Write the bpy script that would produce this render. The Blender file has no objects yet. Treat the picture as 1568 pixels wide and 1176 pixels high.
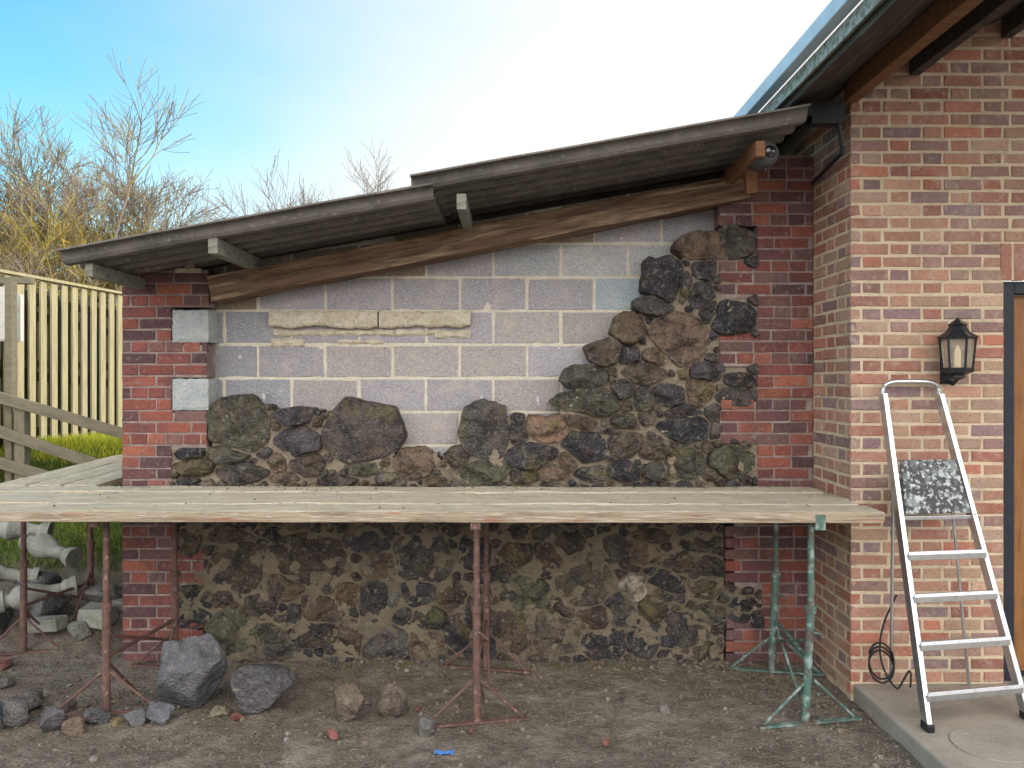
import bpy, math, random
from mathutils import Vector, Matrix, noise as mn
R = random.Random(7)
scene = bpy.context.scene
CZ = 1.85           # eye height (m)
F = 1178.0          # focal length in image pixels

def EX(px, Y): return (px-784)*Y/F       # image pixels -> metres on plane y=Y
def EZ(py, Y): return CZ-(py-580)*Y/F

# ------------------------------------------------------------ materials
def make_mat(name, color=(.5,.5,.5), attr=False, layers=(), bumps=(), rough=.9, metal=0.0, cs=(1,1,1), spec=.3, emis=None):
    m = bpy.data.materials.new(name); m.use_nodes = True
    nt = m.node_tree; nd = nt.nodes; L = nt.links
    b = nd['Principled BSDF']
    b.inputs['Roughness'].default_value = rough
    b.inputs['Metallic'].default_value = metal
    b.inputs['Specular IOR Level'].default_value = spec
    tc = nd.new('ShaderNodeTexCoord'); mp = nd.new('ShaderNodeMapping')
    mp.inputs['Scale'].default_value = cs
    L.new(tc.outputs['Object'], mp.inputs['Vector'])
    vec = mp.outputs['Vector']
    if attr:
        a = nd.new('ShaderNodeAttribute'); a.attribute_name = 'Col'; cur = a.outputs['Color']
    else:
        a = nd.new('ShaderNodeRGB'); a.outputs[0].default_value = (*color, 1); cur = a.outputs[0]
    def tex(kind, sc, det):
        if kind == 'v':
            t = nd.new('ShaderNodeTexVoronoi'); t.inputs['Scale'].default_value = sc
            L.new(vec, t.inputs['Vector']); return t.outputs['Distance']
        t = nd.new('ShaderNodeTexNoise'); t.inputs['Scale'].default_value = sc
        t.inputs['Detail'].default_value = min(det,4); t.inputs['Roughness'].default_value = .62
        L.new(vec, t.inputs['Vector']); return t.outputs['Fac']
    for ly in layers:
        kind, sc, det, col, lo, hi, fac = ly[:7]
        blend = ly[7] if len(ly) > 7 else 'MIX'
        o = tex(kind, sc, det)
        mr = nd.new('ShaderNodeMapRange'); mr.inputs['From Min'].default_value = lo; mr.inputs['From Max'].default_value = hi
        mr.inputs['To Min'].default_value = 0; mr.inputs['To Max'].default_value = fac
        L.new(o, mr.inputs['Value'])
        mx = nd.new('ShaderNodeMix'); mx.data_type = 'RGBA'; mx.blend_type = blend
        L.new(mr.outputs['Result'], mx.inputs['Factor']); L.new(cur, mx.inputs['A'])
        mx.inputs['B'].default_value = (*col, 1); cur = mx.outputs['Result']
    L.new(cur, b.inputs['Base Color'])
    h = None
    for (kind, sc, det, amt) in bumps:
        o = tex(kind, sc, det)
        mm = nd.new('ShaderNodeMath'); mm.operation = 'MULTIPLY'; mm.inputs[1].default_value = amt; L.new(o, mm.inputs[0])
        if h is None: h = mm.outputs[0]
        else:
            ad = nd.new('ShaderNodeMath'); ad.operation = 'ADD'; L.new(h, ad.inputs[0]); L.new(mm.outputs[0], ad.inputs[1]); h = ad.outputs[0]
    if h is not None:
        bp = nd.new('ShaderNodeBump'); bp.inputs['Strength'].default_value = 1; bp.inputs['Distance'].default_value = 1.0
        L.new(h, bp.inputs['Height']); L.new(bp.outputs['Normal'], b.inputs['Normal'])
    if emis:
        b.inputs['Emission Color'].default_value = (*emis[0], 1); b.inputs['Emission Strength'].default_value = emis[1]
    return m

M = {}
M['brick'] = make_mat('brick', attr=True, rough=.9,
    layers=[('n',2.2,3,(.20,.11,.08),.48,.75,.5),('n',5,4,(.46,.38,.31),.52,.74,.45),('n',30,4,(.50,.40,.31),.54,.68,.55),('n',60,3,(.05,.03,.035),.52,.75,.45),('n',130,2,(.6,.52,.45),.60,.74,.35)],
    bumps=[('n',45,4,.010),('n',180,2,.003)])
M['brick_pier'] = make_mat('pier_brick', attr=True, rough=.9,
    layers=[('n',4,4,(.07,.05,.055),.43,.68,.7),('n',26,4,(.34,.27,.25),.57,.72,.5),('n',60,3,(.03,.02,.025),.50,.75,.5),('n',130,2,(.5,.42,.4),.61,.74,.3)],
    bumps=[('n',45,4,.010),('n',180,2,.003)])
M['mortar_light'] = make_mat('mortar_light', (.56,.46,.33), layers=[('n',12,4,(.34,.27,.20),.48,.72,.7)], bumps=[('n',90,3,.006)])
M['mortar_dark'] = make_mat('mortar_dark', (.22,.165,.15), layers=[('n',10,4,(.36,.31,.28),.48,.66,.7)], bumps=[('n',90,3,.006)])
M['block'] = make_mat('concrete_block', attr=True,
    layers=[('n',130,2,(.16,.14,.17),.5,.62,.5),('n',80,2,(.68,.65,.67),.56,.7,.6),('n',7,4,(.50,.45,.37),.53,.70,.5),('n',2.2,3,(.24,.22,.24),.5,.75,.35)],
    bumps=[('n',130,3,.009),('n',30,3,.005)])
M['block_mortar'] = make_mat('block_mortar', (.54,.49,.39), layers=[('n',14,4,(.68,.65,.57),.4,.7,.7)], bumps=[('n',60,4,.012)])
M['smooth_block'] = make_mat('pale_block', (.37,.39,.39), layers=[('n',9,4,(.26,.29,.32),.4,.7,.7),('v',40,0,(.2,.2,.2),.15,.02,.4),('n',30,4,(.52,.5,.44),.55,.7,.6)], bumps=[('n',35,4,.02)])
M['sill'] = make_mat('sill_stone', (.44,.385,.285), layers=[('n',14,4,(.58,.53,.44),.4,.65,.8),('n',30,4,(.2,.17,.13),.55,.72,.7)], bumps=[('n',40,4,.016)])
M['stone'] = make_mat('lava_stone', attr=True, rough=.85,
    layers=[('n',10,4,(.020,.018,.022),.45,.62,.7),('n',7,4,(.17,.115,.075),.55,.70,.55),('n',30,4,(.26,.235,.205),.56,.70,.55),('n',5.2,4,(.15,.14,.05),.575,.66,.5),('n',110,2,(.38,.35,.33),.60,.72,.6)],
    bumps=[('n',11,4,.07),('n',60,4,.024)])
SM=[('n',6,4,(.14,.12,.09),.45,.7,.7),('n',25,4,(.34,.29,.23),.52,.7,.6)]
M['stone_mortar'] = make_mat('stone_mortar', (.235,.19,.14), layers=SM, bumps=[('n',12,4,.04),('n',90,3,.012)])
M['stone_mortar_low'] = make_mat('stone_mortar_low', (.185,.15,.105), layers=[('n',6,4,(.10,.088,.062),.42,.66,.8),('n',25,4,(.27,.23,.175),.54,.7,.5)], bumps=[('n',12,4,.04),('n',90,3,.012)])  # darker copy for the lower wall: deck shade put into the colour
M['rock'] = make_mat('rock', attr=True, rough=.85,
    layers=[('n',8,4,(.03,.028,.03),.46,.68,.7),('n',20,4,(.28,.24,.20),.57,.7,.65),('n',90,3,(.34,.32,.30),.58,.72,.6)],
    bumps=[('n',12,4,.06),('n',70,4,.02)])
M['beam'] = make_mat('old_beam_wood', (.17,.105,.07), cs=(1.2,14,14),
    layers=[('n',2,4,(.07,.04,.027),.45,.62,.8),('n',1.3,3,(.38,.275,.19),.53,.68,.8),('n',6,4,(.04,.03,.02),.56,.66,.7)], bumps=[('n',3,4,.014)])
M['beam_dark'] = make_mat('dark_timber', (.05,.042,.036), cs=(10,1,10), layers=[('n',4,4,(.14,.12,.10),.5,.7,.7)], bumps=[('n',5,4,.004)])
M['beam_grey'] = make_mat('weathered_timber', (.22,.22,.185), cs=(8,1.5,8), layers=[('n',4,4,(.08,.08,.07),.45,.7,.8)], bumps=[('n',5,4,.004)])
M['beam_brown'] = make_mat('brown_timber', (.19,.095,.05), cs=(10,1,10), layers=[('n',4,4,(.09,.045,.025),.45,.7,.8)], bumps=[('n',5,4,.004)])
M['plank'] = make_mat('scaffold_plank', (.47,.41,.31), cs=(1,9,9),
    layers=[('n',3.5,4,(.29,.25,.18),.46,.64,.8),('n',9,4,(.64,.60,.51),.52,.66,.75),('n',1.1,3,(.34,.33,.21),.52,.7,.4),('n',16,4,(.09,.07,.05),.60,.66,.8),('n',60,2,(.7,.66,.58),.62,.72,.7)], bumps=[('n',9,4,.010)])
M['plank_edge'] = make_mat('plank_edge', (.36,.29,.215), cs=(1,12,12),
    layers=[('n',3.5,4,(.20,.15,.10),.46,.64,.8),('n',9,4,(.56,.51,.43),.56,.66,.6),('n',3.1,4,(.32,.12,.08),.60,.66,.6)], bumps=[('n',9,4,.010)])
M['roof'] = make_mat('corrugated_sheet', (.16,.145,.135), layers=[('n',5,4,(.085,.078,.07),.4,.65,.8),('n',30,4,(.32,.31,.26),.58,.70,.6)], bumps=[('n',60,3,.004)], rough=.8)
M['flash'] = make_mat('pale_metal_flashing', (.50,.62,.74), rough=.45, layers=[('n',6,4,(.36,.48,.60),.4,.7,.6)], bumps=[('n',20,3,.001)])
M['lichen_edge'] = make_mat('cement_sheet_edge', (.40,.42,.40), layers=[('n',22,4,(.14,.15,.13),.45,.6,.8),('n',50,4,(.62,.62,.56),.6,.7,.6)], bumps=[('n',40,4,.012)])
M['rust'] = make_mat('rusty_steel', (.11,.062,.055), rough=.75, layers=[('n',22,4,(.21,.11,.08),.48,.65,.8),('n',30,4,(.34,.26,.24),.6,.68,.7),('n',11,4,(.05,.035,.03),.52,.68,.8)], bumps=[('n',90,3,.002)])
M['green'] = make_mat('green_painted_steel', (.075,.135,.115), rough=.6, layers=[('n',18,4,(.30,.37,.34),.50,.62,.75),('n',14,4,(.10,.07,.055),.50,.62,.85)], bumps=[('n',90,3,.002)])
M['alu'] = make_mat('aluminium', (.55,.57,.60), rough=.30, metal=.92, layers=[('n',30,4,(.34,.36,.38),.5,.7,.6)], bumps=[('n',120,2,.0006)], spec=.5)
M['tray'] = make_mat('spattered_tray', (.05,.055,.06), rough=.6, layers=[('n',38,4,(.52,.55,.55),.52,.60,.85),('n',14,4,(.3,.33,.33),.5,.66,.6)], bumps=[('n',80,3,.002)])
M['black'] = make_mat('black_metal', (.015,.016,.02), rough=.4, layers=[('n',30,3,(.04,.04,.045),.5,.7,.5)], bumps=[('n',80,3,.0006)])
M['camgrey'] = make_mat('grey_plastic', (.07,.075,.08), rough=.35, layers=[('n',30,3,(.05,.05,.055),.5,.7,.5)])
M['lens'] = make_mat('lens_glass', (.01,.01,.015), rough=.08, spec=.8)
M['glass'] = make_mat('lantern_glass', (.60,.56,.48), rough=.25, layers=[('n',20,3,(.40,.32,.24),.45,.65,.6)], spec=.6)
M['candle'] = make_mat('candle_bulb', (.9,.85,.72), rough=.5, emis=((1,.75,.4),.6))
M['door'] = make_mat('varnished_door', (.24,.11,.04), cs=(8,8,1), layers=[('n',5,4,(.12,.05,.02),.45,.7,.7)], bumps=[('n',6,4,.001)], rough=.5)
M['frame'] = make_mat('navy_door_frame', (.014,.018,.028), rough=.5, layers=[('n',20,4,(.03,.035,.05),.5,.7,.5)])
M['concrete'] = make_mat('concrete_slab', (.34,.305,.26), layers=[('n',3,4,(.2,.175,.15),.45,.7,.7),('n',1.2,4,(.22,.19,.16),.5,.62,.5),('n',70,4,(.42,.40,.36),.55,.7,.5),('v',90,0,(.12,.11,.1),.12,.03,.5)], bumps=[('n',70,4,.004),('n',6,3,.01)])
M['fence'] = make_mat('fence_boards', (.42,.38,.24), cs=(10,10,1), layers=[('n',3,4,(.28,.245,.15),.42,.66,.8)], bumps=[('n',5,4,.003)])
M['fence_dark'] = make_mat('fence_shadow_boards', (.06,.055,.03), cs=(10,10,1), layers=[('n',3,4,(.04,.035,.02),.45,.7,.7)])
M['rail'] = make_mat('rail_wood', (.19,.17,.12), cs=(2,6,6), layers=[('n',4,4,(.10,.10,.07),.45,.7,.7)], bumps=[('n',8,4,.004)])
M['white'] = make_mat('white_frame', (.6,.6,.57), layers=[('n',20,4,(.4,.4,.36),.5,.7,.6)])
M['twig'] = make_mat('twigs', attr=True, layers=[('n',3,2,(.12,.09,.06),.5,.7,.4)])
M['grass'] = make_mat('grass', attr=True, rough=.7)
M['palestone'] = make_mat('carved_stone', (.27,.27,.24), layers=[('n',9,4,(.13,.14,.10),.46,.66,.8),('n',50,4,(.42,.42,.39),.58,.7,.5)], bumps=[('n',50,4,.006)])
M['wallplain'] = make_mat('render_wall', (.22,.13,.10), layers=[('n',6,4,(.15,.09,.07),.4,.7,.7)], bumps=[('n',50,4,.005)])
M['cable'] = make_mat('cable', (.012,.012,.014), rough=.5)
M['bluescrap'] = make_mat('blue_plastic', (.08,.22,.55), rough=.4)

def ground_mat():
    m = bpy.data.materials.new('soil'); m.use_nodes = True
    nt=m.node_tree; nd=nt.nodes; L=nt.links; b=nd['Principled BSDF']; b.inputs['Roughness'].default_value=.95
    b.inputs['Specular IOR Level'].default_value=.15
    geo=nd.new('ShaderNodeNewGeometry'); pos=geo.outputs['Position']
    def nz(sc,det,lo,hi,kind='n'):
        t=nd.new('ShaderNodeTexNoise' if kind=='n' else 'ShaderNodeTexVoronoi'); t.inputs['Scale'].default_value=sc
        if kind=='n': t.inputs['Detail'].default_value=det; t.inputs['Roughness'].default_value=.65
        L.new(pos,t.inputs['Vector']); mr=nd.new('ShaderNodeMapRange'); mr.inputs['From Min'].default_value=lo; mr.inputs['From Max'].default_value=hi
        L.new(t.outputs[0],mr.inputs['Value']); return mr.outputs['Result'], t.outputs[0]
    def mix(f,a,c):
        mx=nd.new('ShaderNodeMix'); mx.data_type='RGBA'; L.new(f,mx.inputs['Factor'])
        if isinstance(a,tuple): mx.inputs['A'].default_value=(*a,1)
        else: L.new(a,mx.inputs['A'])
        if isinstance(c,tuple): mx.inputs['B'].default_value=(*c,1)
        else: L.new(c,mx.inputs['B'])
        return mx.outputs['Result']
    f1,_=nz(1.3,4,.38,.66); f2,n2=nz(9,4,.42,.68); f3,n3=nz(85,3,.55,.68); f5,_=nz(3.5,4,.52,.68)
    c=mix(f1,(.165,.135,.105),(.27,.23,.185)); c=mix(f2,c,(.125,.10,.078)); c=mix(f5,c,(.30,.262,.215)); c=mix(f3,c,(.36,.32,.28))
    fg,_=nz(6,4,.35,.65); g=mix(fg,(.05,.085,.02),(.13,.17,.03))
    sp=nd.new('ShaderNodeSeparateXYZ'); L.new(pos,sp.inputs[0])
    mz=nd.new('ShaderNodeMapRange'); mz.inputs['From Min'].default_value=.26; mz.inputs['From Max'].default_value=.42; L.new(sp.outputs['Z'],mz.inputs['Value'])
    c=mix(mz.outputs['Result'],c,g)
    L.new(c,b.inputs['Base Color'])
    def mul(o,v):
        q=nd.new('ShaderNodeMath'); q.operation='MULTIPLY'; q.inputs[1].default_value=v; L.new(o,q.inputs[0]); return q.outputs[0]
    def add(a,c2):
        q=nd.new('ShaderNodeMath'); q.operation='ADD'; L.new(a,q.inputs[0]); L.new(c2,q.inputs[1]); return q.outputs[0]
    h=add(mul(n2,.07),mul(n3,.026))
    bp=nd.new('ShaderNodeBump'); bp.inputs['Distance'].default_value=1; L.new(h,bp.inputs['Height']); L.new(bp.outputs['Normal'],b.inputs['Normal'])
    return m
M['ground']=ground_mat()

# ------------------------------------------------------------ mesh helpers
class Acc:
    def __init__(s): s.v=[]; s.f=[]; s.c=[]
    def add(s, vs, fs, col=None):
        o=len(s.v); s.v+= [tuple(p) for p in vs]; s.f+=[tuple(i+o for i in f) for f in fs]
        s.c += [col or (.5,.5,.5)]*len(vs)
    def box(s, a, b, col=None, jit=0):
        x0,y0,z0=a; x1,y1,z1=b
        vs=[(x,y,z) for z in (z0,z1) for (x,y) in ((x0,y0),(x1,y0),(x1,y1),(x0,y1))]
        if jit: vs=[(x+R.uniform(-jit,jit),y+R.uniform(-jit,jit),z+R.uniform(-jit,jit)) for x,y,z in vs]
        s.add(vs,[(3,2,1,0),(4,5,6,7),(0,1,5,4),(1,2,6,5),(2,3,7,6),(3,0,4,7)],col)
    def bar(s, p0, p1, w, h, up=(0,0,1), col=None):
        p0=Vector(p0);p1=Vector(p1);d=(p1-p0).normalized();u=Vector(up)
        sd=d.cross(u).normalized();u=sd.cross(d).normalized()
        vs=[]
        for p in (p0,p1):
            for a,b in ((-1,-1),(1,-1),(1,1),(-1,1)): vs.append(p+sd*a*w/2+u*b*h/2)
        s.add(vs,[(3,2,1,0),(4,5,6,7),(0,1,5,4),(1,2,6,5),(2,3,7,6),(3,0,4,7)],col)
    def tube(s, pts, r, n=10, col=None, cap=True):
        pts=[Vector(p) for p in pts]
        rs=r if isinstance(r,(list,tuple)) else [r]*len(pts)
        vs=[];fs=[]
        for i,p in enumerate(pts):
            d=(pts[min(i+1,len(pts)-1)]-pts[max(i-1,0)]).normalized()
            a=Vector((0,0,1)) if abs(d.z)<.9 else Vector((0,1,0))
            sd=d.cross(a).normalized();u=sd.cross(d)
            for k in range(n):
                t=2*math.pi*k/n; vs.append(p+(sd*math.cos(t)+u*math.sin(t))*rs[i])
        for i in range(len(pts)-1):
            for k in range(n):
                k2=(k+1)%n; fs.append((i*n+k,i*n+k2,(i+1)*n+k2,(i+1)*n+k))
        if cap:
            fs.append(tuple(range(n))[::-1]); fs.append(tuple((len(pts)-1)*n+k for k in range(n)))
        s.add(vs,fs,col)
    def obj(s, name, mat, parent=None, smooth=False, bevel=0):
        me=bpy.data.meshes.new(name); me.from_pydata(s.v,[],s.f); me.update()
        ca=me.color_attributes.new('Col','FLOAT_COLOR','POINT')
        flat=[]
        for c in s.c: flat+= [c[0],c[1],c[2],1]
        ca.data.foreach_set('color',flat)
        if smooth: me.polygons.foreach_set('use_smooth',[True]*len(me.polygons))
        o=bpy.data.objects.new(name,me); scene.collection.objects.link(o)
        me.materials.append(mat if not isinstance(mat,str) else M[mat])
        if parent: o.parent=parent
        if bevel:
            b=o.modifiers.new('b','BEVEL'); b.width=bevel; b.segments=2; b.limit_method='ANGLE'
        return o
def empty(name):
    o=bpy.data.objects.new(name,None); scene.collection.objects.link(o); return o

# brick panels ---------------------------------------------------
PAL_RED=[(.23,.070,.056),(.19,.06,.053),(.27,.085,.06),(.15,.062,.063),(.11,.055,.060),(.20,.095,.082),(.31,.105,.065),(.16,.088,.084)]
PAL_HOUSE=[(.40,.215,.15),(.44,.25,.18),(.35,.165,.125),(.43,.17,.115),(.29,.175,.16),(.38,.26,.20),(.42,.22,.165),(.33,.14,.11),(.24,.16,.165),(.46,.30,.21)]
def brick(acc, o, u, n, u0, u1, z0, z1, col, proud=.0):
    o=Vector(o);u=Vector(u);n=Vector(n)
    j=lambda:R.uniform(-.003,.003)
    vs=[]; c=.004
    pr=R.uniform(-.002,.003)+proud
    for (d,ins) in ((-.03,0),(-c+pr,0),(pr,c)):
        for (uu,zz) in ((u0+ins,z0+ins),(u1-ins,z0+ins),(u1-ins,z1-ins),(u0+ins,z1-ins)):
            p=o+u*(uu+j())+n*(d+j()*.5); vs.append((p.x,p.y,zz+j()))
    fs=[(8,9,10,11)]
    for r in (0,4):
        for k in range(4):
            k2=(k+1)%4; fs.append((r+k,r+k2,r+4+k2,r+4+k))
    acc.add(vs,fs,col)
def brick_panel(acc,o,u,n,ext,z0,z1,pal,bond='flemish',ph=.075,skip=None,jn=.010,phase=0):
    i=0; z=z0
    while z+ph-jn<=z1+.002:
        zc=z+ph/2
        for (a,b) in ext(zc):
            if bond=='flemish': seq=[.215,.1025]; off=(0 if (i+phase)%2==0 else -.16)
            elif bond=='mixed':
                if (i+phase)%4==3: seq=[.1025]; off=-.055*(i%2)
                else: seq=[.215]; off=0 if (i+phase)%2==0 else -.1125
            else: seq=[.215]; off=0 if (i+phase)%2==0 else -.1125
            x=a+off;k=0
            while x<b-.02:
                w=seq[k%len(seq)];k+=1
                xa=max(x,a);xb=min(x+w,b)
                if b-xb<.03: xb=b
                if xb-xa>.03 and not (skip and skip((xa+xb)/2,zc)):
                    c=R.choice(pal); f=R.uniform(.8,1.2)
                    brick(acc,o,u,n,xa,xb,z,z+ph-jn,tuple(q*f for q in c))
                x+=w+jn
        z+=ph;i+=1

# =============================================================== GROUND
def smooth(a,b,x):
    t=max(0,min(1,(x-a)/(b-a))); return t*t*(3-2*t)
def gh(x,y):
    h=0
    left=1-smooth(-2.9,-2.55,x)
    h+=1.05*smooth(5.7,7.6,y)*max(left,smooth(8.5,9.5,y))
    h+=.12*smooth(5.0,5.6,y)*left
    near=1-smooth(8,14,math.hypot(x,y-4))
    h+=near*(.03*mn.noise(Vector((x*.8,y*.8,0)))+.016*mn.noise(Vector((x*4,y*4,3)))+.009*mn.noise(Vector((x*14,y*14,5))))
    if h<.3 and x>-2.6 and y>4.6: h+=.02*smooth(4.7,5,y)
    return h
acc=Acc()
def axis(c,n,fine,far):
    return [c+math.copysign(1,i)*(fine*n*abs(i/n)*.5+far*(abs(i/n)**9)) for i in range(-n,n+1)]
xs=axis(-.3,160,.05,600); ys=axis(4.6,160,.05,600)
nx=len(xs)
vs=[(x,y,gh(x,y)) for y in ys for x in xs]
fs=[(j*nx+i,j*nx+i+1,(j+1)*nx+i+1,(j+1)*nx+i) for j in range(len(ys)-1) for i in range(nx-1)]
acc.add(vs,fs); acc.obj('ground','ground',smooth=True)

# =============================================================== ROCK helpers
def ico(sub):
    import bmesh
    bm=bmesh.new(); bmesh.ops.create_icosphere(bm,subdivisions=sub,radius=1)
    v=[q.co.copy() for q in bm.verts]; f=[tuple(a.index for a in p.verts) for p in bm.faces]; bm.free(); return v,f
ICO={k:ico(k) for k in (1,2,4,5)}
def rock_geo(acc,loc,size,seed,col,sub=4,planes=12,rot=None,nz=.09,cut=(.42,.78)):
    r=random.Random(seed); V,Fc=ICO[sub]
    pl=[]
    for _ in range(planes):
        d=Vector((r.gauss(0,1),r.gauss(0,1),r.gauss(0,1))).normalized(); pl.append((d,r.uniform(*cut)))
    rm=Matrix.Rotation(r.uniform(0,6.28) if rot is None else rot,3,'Z')
    vs=[]
    sv=Vector((seed*3.1,seed*1.7,0))
    for p in V:
        q=p.copy()
        for d,c in pl:
            t=q.dot(d)
            if t>c: q-=d*(t-c)
        q*=1+nz*mn.fractal(q*1.6+sv,1,2,4)+nz*.45*mn.noise(q*6+sv)+nz*.25*mn.noise(q*16+sv)
        vs.append(q)
    ex=[max(abs(q[a]) for q in vs) for a in range(3)]
    vs=[rm@Vector((q.x/ex[0]*size[0],q.y/ex[1]*size[1],q.z/ex[2]*size[2])) for q in vs]
    mz=min(q.z for q in vs)
    vs=[(q.x+loc[0],q.y+loc[1],q.z-mz*.92+loc[2]) for q in vs]
    acc.add(vs,Fc,col)
def ground_pt(px,py):
    Y=F*CZ/(py-580.0); return EX(px,Y),Y
BO=[(278,1112,126,124,(.13,.13,.145)),(410,1106,110,94,(.095,.09,.10)),(531,1112,52,64,(.15,.115,.085)),(606,1104,58,54,(.16,.125,.095)),
    (650,1132,32,38,(.17,.16,.15)),(20,1120,58,54,(.15,.14,.14)),(78,1130,54,50,(.13,.12,.13)),(112,1134,38,34,(.17,.12,.09)),
    (148,1120,44,30,(.14,.14,.15)),(178,1118,24,16,(.33,.25,.12)),(206,1122,40,32,(.16,.16,.17)),(243,1120,52,38,(.14,.14,.16)),
    (335,1106,32,18,(.26,.22,.15)),(-30,1140,60,60,(.1,.09,.09)),(52,1080,30,24,(.14,.12,.11)),(1018,1098,22,20,(.2,.18,.16)),(8,1060,30,20,(.13,.12,.12)),(95,1100,40,24,(.15,.13,.12)),(40,1096,44,34,(.12,.11,.11))]
for i,(px,py,w,h,c) in enumerate(BO):
    x,Y=ground_pt(px,py-3); Yc=Y+w*Y/F*.28
    acc=Acc(); s=w*Yc/F/2*1.0
    rock_geo(acc,(x*Yc/Y,Yc,gh(x,Yc)-.015),(s,s*.8,h*Yc/F/2*1.05),41+i*7,c,sub=5 if w>80 else 4,rot=R.uniform(-.4,.4))
    acc.obj('boulder' if w>=40 else 'small_rock','rock',smooth=True)
acc=Acc(); V,Fc=ICO[1]
for i in range(7600):
    if i<5200: x=R.uniform(-4.2,2.0); y=R.uniform(3.3,5.1)
    elif i<6000: x=R.gauss(-2.6,.6); y=R.gauss(4.25,.18)
    elif i<7000: x=R.gauss(1.78,.14) if i%2 else R.uniform(-2,1.9); y=R.uniform(3.6,4.9) if i%2 else R.gauss(4.93,.06)
    else: x=R.uniform(-2,1.6); y=4.97-abs(R.gauss(0,.07))
    if x>1.95: continue
    s=R.uniform(.0025,.008) if R.random()<.92 else R.uniform(.008,.020)
    c=R.choice([(.22,.19,.16),(.20,.17,.13),(.13,.11,.09),(.30,.27,.24),(.24,.19,.14),(.24,.18,.13)])
    z=gh(x,y)
    a,b2,c2=R.uniform(.7,1.3),R.uniform(.7,1.3),R.uniform(.5,.9)
    acc.add([(x+p.x*s*a*R.uniform(.8,1.15),y+p.y*s*b2,z+p.z*s*c2+s*.3) for p in V],Fc,c)
acc.obj('gravel','rock')
# dry straw and weeds lying on the soil
acc=Acc()
for i in range(420):
    x=R.uniform(-2.4,1.9); y=4.95-abs(R.gauss(0,.22)) if i%3 else R.uniform(3.5,4.9)
    a=R.uniform(0,3.14);l=R.uniform(.012,.05);z=gh(x,y)+.004
    acc.tube([(x,y,z),(x+l*math.cos(a)*.5,y+l*math.sin(a)*.5,z+R.uniform(0,.008)),(x+l*math.cos(a),y+l*math.sin(a),z)],.0011,3,R.choice([(.40,.33,.20),(.30,.24,.15),(.18,.13,.08)]),cap=False)
for k in range(26):
    cx=R.uniform(-1.9,1.3);cy_=R.uniform(4.86,4.93)
    for j in range(14):
        x=cx+R.gauss(0,.02);y=cy_+R.gauss(0,.015);z=gh(x,y);w=.0025
        acc.add([(x-w,y,z),(x+w,y,z),(x+R.gauss(0,.015),y-.01,z+R.uniform(.012,.045))],[(0,1,2)],R.choice([(.07,.10,.03),(.12,.13,.04),(.2,.17,.08)]))
acc.obj('straw_and_weeds','grass')
for px,py,w,c in ((510,1130,24,0),(362,1106,20,1),(928,1140,16,0),(5,1022,30,0),(720,1120,14,1),(640,1088,12,0)):
    x,Y=ground_pt(px,py); s=w*Y/F
    acc=Acc(); rock_geo(acc,(x,Y,gh(x,Y)),(s*.6,s*.4,s*.35),px,(.24,.09,.075),sub=2,planes=8,nz=.04,cut=(.5,.6)); acc.obj('brick_fragment','brick_pier')
acc=Acc()
x,Y=ground_pt(680,1159)
vs=[];n=7
for k in range(n): vs+=[(x-.05+.016*k,Y+.01*math.sin(k*2),gh(x,Y)+.008+.006*math.sin(k*3)),(x-.05+.016*k,Y+.03+.01*math.cos(k),gh(x,Y)+.012)]
acc.add(vs,[(2*k,2*k+2,2*k+3,2*k+1) for k in range(n-1)]); acc.obj('plastic_scrap','bluescrap')

# =============================================================== STONE SHED
shed=empty('stone_shed')
WY=5.0; BY=5.15
def wx(px): return EX(px,WY)
def wz(py): return EZ(py,WY)
def roofz(x): return 2.554+.177*(x+2.52)
acc=Acc()
XL=wx(187)
def extL(z):
    py=580-(z-CZ)*F/WY
    if py<470: r=320
    elif py<527: r=262
    elif py<578: r=316
    elif py<631: r=262
    elif py<686: r=316
    elif py<838: r=262
    elif py<890: r=312
    elif py<950: r=274
    else: r=312
    return [(XL,wx(r))]
brick_panel(acc,(0,WY,0),(1,0,0),(0,-1,0),extL,.0,wz(412),PAL_RED,'mixed',jn=.0115)
brick_panel(acc,(XL,0,0),(0,1,0),(-1,0,0),lambda z:[(WY+.005,5.9)],.0,2.45,PAL_RED,'mixed')
XR=1.957
def extR(z):
    py=580-(z-CZ)*F/WY
    if py<294: l=1152
    elif py<345: l=1100
    elif py<402: l=1160
    elif py<456: l=1102
    elif py<511: l=1160
    elif py<561: l=1102
    elif py<616: l=1160
    elif py<673: l=1104
    elif py<800: l=1160
    elif py<900: l=1110
    elif py<952: l=1167
    else: l=1112
    return [(wx(l),XR)]
brick_panel(acc,(0,WY,0),(1,0,0),(0,-1,0),extR,.0,3.30,PAL_RED,'mixed',phase=1,jn=.0115)
acc.obj('brick_piers','brick_pier',shed)
acc=Acc(); MR=.0045
acc.box((XL+MR,WY+MR,-.3),(wx(262),5.9,wz(414)))
for (a,b) in ((412,470),(527,578),(631,686)):
    acc.box((wx(262)+.001,WY+MR,wz(b)),(wx(317 if a>412 else 320)-.004,5.2,wz(a)-.005))
acc.box((wx(262)+.001,WY+MR,-.3),(wx(300),5.2,wz(838)))
acc.box((wx(1160),WY+MR,-.3),(XR-.002,5.3,3.30))
for (a,b) in ((294,345),(402,456),(511,561),(616,673)):
    acc.box((wx(1103),WY+MR,wz(b)),(wx(1160)-.001,5.2,wz(a)))
acc.box((wx(1125),WY+MR,-.3),(wx(1160)-.001,5.2,wz(800)))
acc.obj('pier_mortar','mortar_dark',shed)
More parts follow.
